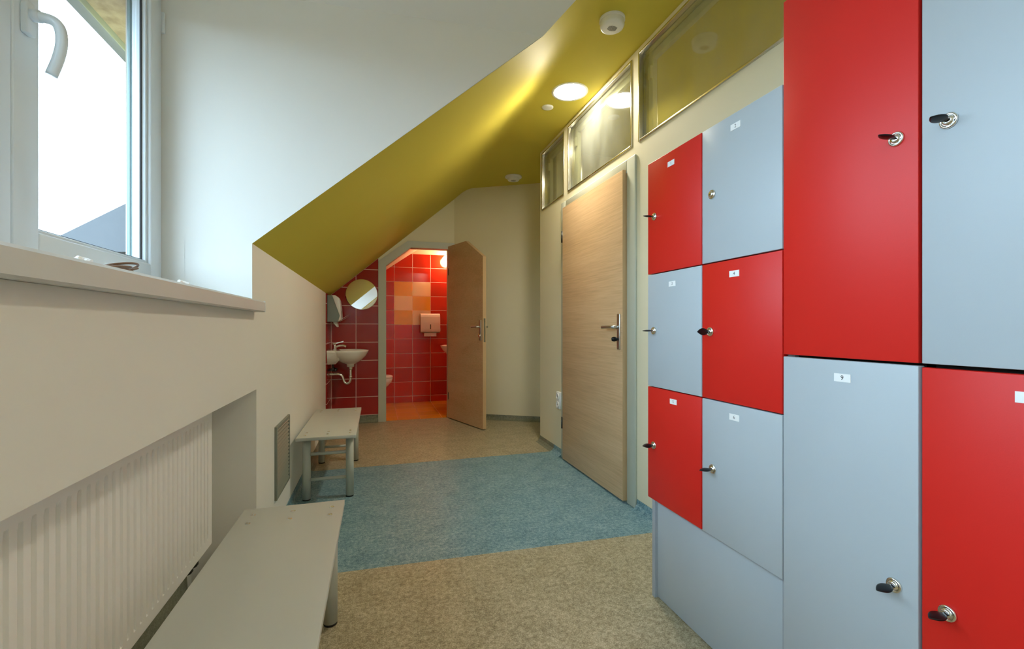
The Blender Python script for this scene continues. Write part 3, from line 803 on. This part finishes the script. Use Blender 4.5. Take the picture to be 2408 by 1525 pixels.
s2 = copy_tree(s1); s2.location = (1.2, 6.0, 0.595); s2.rotation_euler = (0, 0, PI)
s2['label'] = 'white wash basin inside the toilet, its rim just showing past the open door'

# ------------------------------------------------------------------ paper towel dispensers
def make_dispenser():
    # profile in (out from wall, z), swept along the wall; built on a wall facing +x at x=0, y centred
    d = thing('towel_dispenser', 'white and grey paper towel dispenser on the left wall beside the mirror', 'towel dispenser', (0, 0, 0), 'paper towel dispensers')
    w = 0.135
    bm = bm_new()
    pr = [(0, 0), (0.105, 0.0), (0.118, 0.06), (0.045, 0.265), (0.0, 0.268)]
    prism(bm, pr, 'y', -w+0.004, w-0.004, 0, 0.003); body = part('housing', bm, M['smoke_plastic'], d)
    bm = bm_new()
    cv = [(0.045, 0.268), (0.075, 0.266), (0.100, 0.250), (0.112, 0.22), (0.124, 0.14), (0.128, 0.045), (0.122, 0.018), (0.085, -0.004), (0.10, 0.006), (0.117, 0.06)]
    prism(bm, cv, 'y', -w, w, 0, 0.004, True); c = part('cover', bm, M['white_plastic'], d)
    bm = bm_new(); box(bm, 0.1255, 0.1295, -0.006, 0.006, 0.05, 0.115, 0, 0.001); part('level_slot', bm, M['dark_metal'], c)
    bm = bm_new(); prism(bm, [(0.05, 0.0), (0.085, 0.0), (0.092, -0.05), (0.088, -0.052), (0.06, -0.02)], 'y', -0.085, 0.085); part('paper_towel', bm, M['paper'], d)
    return d
d1 = make_dispenser(); d1.location = (XL+0.0102, 4.995, 1.105)
d2 = copy_tree(d1); d2.location = (0.718, 6.4918, 0.975); d2.rotation_euler = (0, 0, -PI/2)
d2['label'] = 'white paper towel dispenser on red tiles inside the lit toilet'

# ------------------------------------------------------------------ mirror
m_ = thing('round_mirror', 'round frameless mirror on the red tiles above the wash basin', 'mirror', (-0.158, YB-0.0115, 1.41))
bm = bm_new(); cyl(bm, (-0.158, YB-0.0145, 1.41), (-0.158, YB-0.0105, 1.41), 0.166, None, 0, 96); part('backing', bm, M['steel'], m_)
bm = bm_new(); lathe(bm, [(0, 0.002), (0.163, 0.002), (0.167, 0.0), (0.167, -0.002)], (-0.158, YB-0.0155, 1.41), (0, -1, 0), 0, 96)
o = part('mirror_glass', bm, M['mirror'], m_)
for p in o.data.polygons: p.use_smooth = False

# ------------------------------------------------------------------ toilet
T = thing('toilet', 'white wall-hung toilet bowl, front edge visible through the toilet doorway', 'toilet', (-0.3, 5.93, 0.1))
bm = bm_new(); cy = 5.93
rings = [[(c+ax*math.cos(2*PI*i/36), cy+ay*math.sin(2*PI*i/36), z) for i in range(36)] for c, ax, ay, z in
         ((-0.30, 0.14, 0.09, 0.09), (-0.27, 0.18, 0.11, 0.14), (-0.20, 0.27, 0.15, 0.24), (-0.14, 0.32, 0.175, 0.36), (-0.13, 0.325, 0.18, 0.405), (-0.13, 0.315, 0.17, 0.41), (-0.12, 0.25, 0.13, 0.40), (-0.12, 0.20, 0.10, 0.30), (-0.12, 0.06, 0.05, 0.22))]
loft(bm, rings); box(bm, -0.4795, -0.36, cy-0.12, cy+0.12, 0.12, 0.408, 0, 0.02); part('bowl', bm, M['ceramic'], T)
bm = bm_new()
loft(bm, [[(-0.13+ax*math.cos(2*PI*i/36), cy+ay*math.sin(2*PI*i/36), z) for i in range(36)] for ax, ay, z in ((0.32, 0.178, 0.4105), (0.324, 0.182, 0.42), (0.322, 0.18, 0.438), (0.31, 0.165, 0.443))])
part('seat_lid', bm, M['white_plastic'], T)

# ------------------------------------------------------------------ small fittings
S = thing('power_socket', 'white double power socket low on the wall left of the beech door', 'socket', (XR, 3.448, 0.45))
bm = bm_new(); box(bm, XR-0.024, XR, 3.408, 3.488, 0.382, 0.522, 0, 0.006); body = part('housing', bm, M['white_plastic'], S)
for z in (0.418, 0.486):
    bm = bm_new(); lathe(bm, [(0.026, 0), (0.026, 0.007), (0.0215, 0.007), (0.0195, 0.001), (0, 0.001)], (XR-0.0235, 3.448, z), (-1, 0, 0), 0, 32)
    for dy in (-0.0095, 0.0095): cyl(bm, (XR-0.0265, 3.448+dy, z), (XR-0.024, 3.448+dy, z), 0.0026, None, 1, 10)
    part('outlet', bm, [M['white_plastic'], M['ink']], S)

def ceiling_lamp(x, y, label, dif='lamp'):
    L = thing('ceiling_lamp', label, 'ceiling lamp', (x, y, HC), 'round ceiling lamps')
    bm = bm_new(); lathe(bm, [(0.098, 0.0), (0.106, -0.002), (0.122, -0.004), (0.124, -0.001), (0.124, 0.0)], (x, y, HC), (0, 0, 1), 0, 64); part('trim_ring', bm, M['white_plastic'], L)
    bm = bm_new(); lathe(bm, [(0.105, -0.0005), (0.100, -0.0045), (0.06, -0.006), (0, -0.0065)], (x, y, HC), (0, 0, 1), 0, 64); part('diffuser', bm, M[dif], L)
    return L
ceiling_lamp(1.262, 2.848, 'glowing round ceiling lamp in the yellow ceiling near the transom above the door')
ceiling_lamp(2.9, 1.6, 'added round lamp brightening the side room behind the glass transoms, outside the picture')  # unseen lamp, added to brighten what shows through the transoms
ceiling_lamp(1.262, -0.9, 'glowing round ceiling lamp behind the camera, outside the picture', 'lamp_dim')

def detector(x, y, r, h, label, base_r):
    d = thing('smoke_detector', label, 'smoke detector', (x, y, HC), 'white ceiling smoke detectors')
    bm = bm_new(); lathe(bm, [(base_r, 0.0), (base_r, -0.012), (base_r-0.004, -0.014), (0, -0.014)], (x, y, HC-0.0003), (0, 0, 1), 0, 48); part('base', bm, M['white_plastic'], d)
    bm = bm_new(); lathe(bm, [(r, -0.014), (r+0.001, -h*0.7), (r*0.93, -h*0.93), (r*0.8, -h), (0, -h)], (x, y, HC), (0, 0, 1), 0, 48); b = part('body', bm, M['white_plastic'], d)
    bm = bm_new()
    for k in range(9):
        a = -0.9 + 1.8*k/8
        box(bm, x-0.022+0.0055*k-0.0012, x-0.022+0.0055*k+0.0012, y-0.02*math.cos(a), y+0.02*math.cos(a), HC-h-0.0012, HC-h+0.002)
    part('sensor_grille', bm, M['dark_metal'], b)
    return d
detector(1.176, 2.113, 0.062, 0.048, 'white smoke detector on the yellow ceiling closest to the camera', 0.066)
detector(1.395, 4.62, 0.063, 0.045, 'small white smoke detector on the ceiling by the far corner', 0.088)
bm = bm_new(); lathe(bm, [(0.043, 0.0), (0.042, -0.004), (0.03, -0.007), (0, -0.008)], (1.194, 3.093, HC-0.0003), (0, 0, 1), 0, 40)
solid_thing('ceiling_cover_disc', bm, M['white_plastic'], (1.194, 3.093, HC), 'small pale cover disc on the ceiling just beyond the glowing lamp', 'ceiling disc')

wl = thing('wall_lamp', 'glowing warm globe lamp on the toilet wall at the door edge', 'wall lamp', (0.955, 6.49, 1.99))
bm = bm_new(); cyl(bm, (0.955, 6.4915, 1.99), (0.955, 6.46, 1.99), 0.05); part('lamp_base', bm, M['white_plastic'], wl)
bm = bm_new(); lathe(bm, [(0, -0.075), (0.035, -0.066), (0.062, -0.042), (0.075, 0), (0.062, 0.042), (0.035, 0.066), (0, 0.075)], (0.955, 6.40, 1.99), (0, -1, 0), 0, 32); part('globe', bm, M['wc_lamp'], wl)

# clutter on the sill
zs_ = 1.1585
bm = bm_new()
def coil(cx, cy, rx, ry, h, r, ph, n=9):
    pts = [(cx+rx*math.cos(2*PI*i/n+ph), cy+ry*math.sin(2*PI*i/n+ph), zs_+r+h*(0.5+0.5*math.sin(2*PI*i/n*1+ph*1.7))) for i in range(n)]
    tube(bm, pts, r, 0, 8, True)
coil(-0.515, 1.085, 0.03, 0.075, 0.016, 0.0025, 0.3); coil(-0.51, 1.12, 0.028, 0.055, 0.022, 0.0025, 1.6); coil(-0.512, 1.10, 0.026, 0.068, 0.006, 0.0025, 2.7)
coil(-0.508, 1.145, 0.02, 0.028, 0.016, 0.0022, 0.9)
solid_thing('cord', bm, M['cord'], (-0.51, 1.1, zs_), 'tangled loops of thin brown cord lying on the white window sill', 'cord')
def crumple(loc, s, label):
    b = bmesh.new(); bmesh.ops.create_icosphere(b, subdivisions=3, radius=1)
    for v in b.verts:
        k = 1 + 0.28*math.sin(5.1*v.co.x+3*v.co.y)*math.cos(4.3*v.co.z+2.2*v.co.x) + random.uniform(-.06, .06)
        v.co = Vector((v.co.x*k*s[0], v.co.y*k*s[1], max(v.co.z*k, -0.75)*s[2]))
    zmin = min(v.co.z for v in b.verts)
    bm = bm_new(); merge(bm, b, 0, Matrix.Translation((loc[0], loc[1], loc[2]-zmin)))
    solid_thing('crumpled_paper', bm, M['paper'], loc, label, 'paper scrap', 'paper scraps on the window sill')
crumple((-0.52, 1.47, zs_), (0.016, 0.024, 0.012), 'crumpled white paper scrap alone near the right end of the sill')
crumple((-0.50, 0.985, zs_), (0.012, 0.018, 0.009), 'tiny white paper scrap on the sill left of the brown cord')

# ------------------------------------------------------------------ light
w = bpy.data.worlds.new('sky'); bpy.context.scene.world = w; w.use_nodes = True
bg = w.node_tree.nodes['Background']; bg.inputs[1].default_value = 6.6
_n = w.node_tree.nodes; _tc = _n.new('ShaderNodeTexCoord'); _sp = _n.new('ShaderNodeSeparateXYZ'); _cr = _n.new('ShaderNodeValToRGB')
w.node_tree.links.new(_tc.outputs['Generated'], _sp.inputs[0]); _mr = _n.new('ShaderNodeMapRange'); _mr.inputs['From Min'].default_value = -1
w.node_tree.links.new(_sp.outputs['Z'], _mr.inputs['Value']); w.node_tree.links.new(_mr.outputs[0], _cr.inputs[0])
_e = _cr.color_ramp.elements; _e[0].position = 0.47; _e[0].color = (0.06, 0.065, 0.06, 1); _e[1].position = 0.52; _e[1].color = (0.44, 0.60, 0.74, 1)
_x = _e.new(0.75); _x.color = (0.60, 0.84, 1.05, 1)
w.node_tree.links.new(_cr.outputs[0], bg.inputs[0])

# ------------------------------------------------------------------ camera
cam = bpy.data.cameras.new('camera'); co = bpy.data.objects.new('camera', cam); C.objects.link(co)
cam.sensor_width = 36; cam.lens = 36*1065/2408; cam.shift_y = 6.5/2408; cam.clip_start = 0.02
co.location = (0, 0, 1.05); co.rotation_euler = (PI/2, 0, -math.radians(16.625))
sc = bpy.context.scene; sc.camera = co
sc.view_settings.view_transform = 'Standard'; sc.view_settings.look = 'None'
sc.view_settings.exposure = 0.85; sc.view_settings.gamma = 1.0; sc.view_settings.use_curve_mapping = False
sc.cycles.max_bounces = 12; sc.cycles.diffuse_bounces = 8; sc.cycles.glossy_bounces = 6; sc.cycles.transparent_max_bounces = 16
sc.cycles.use_denoising = True
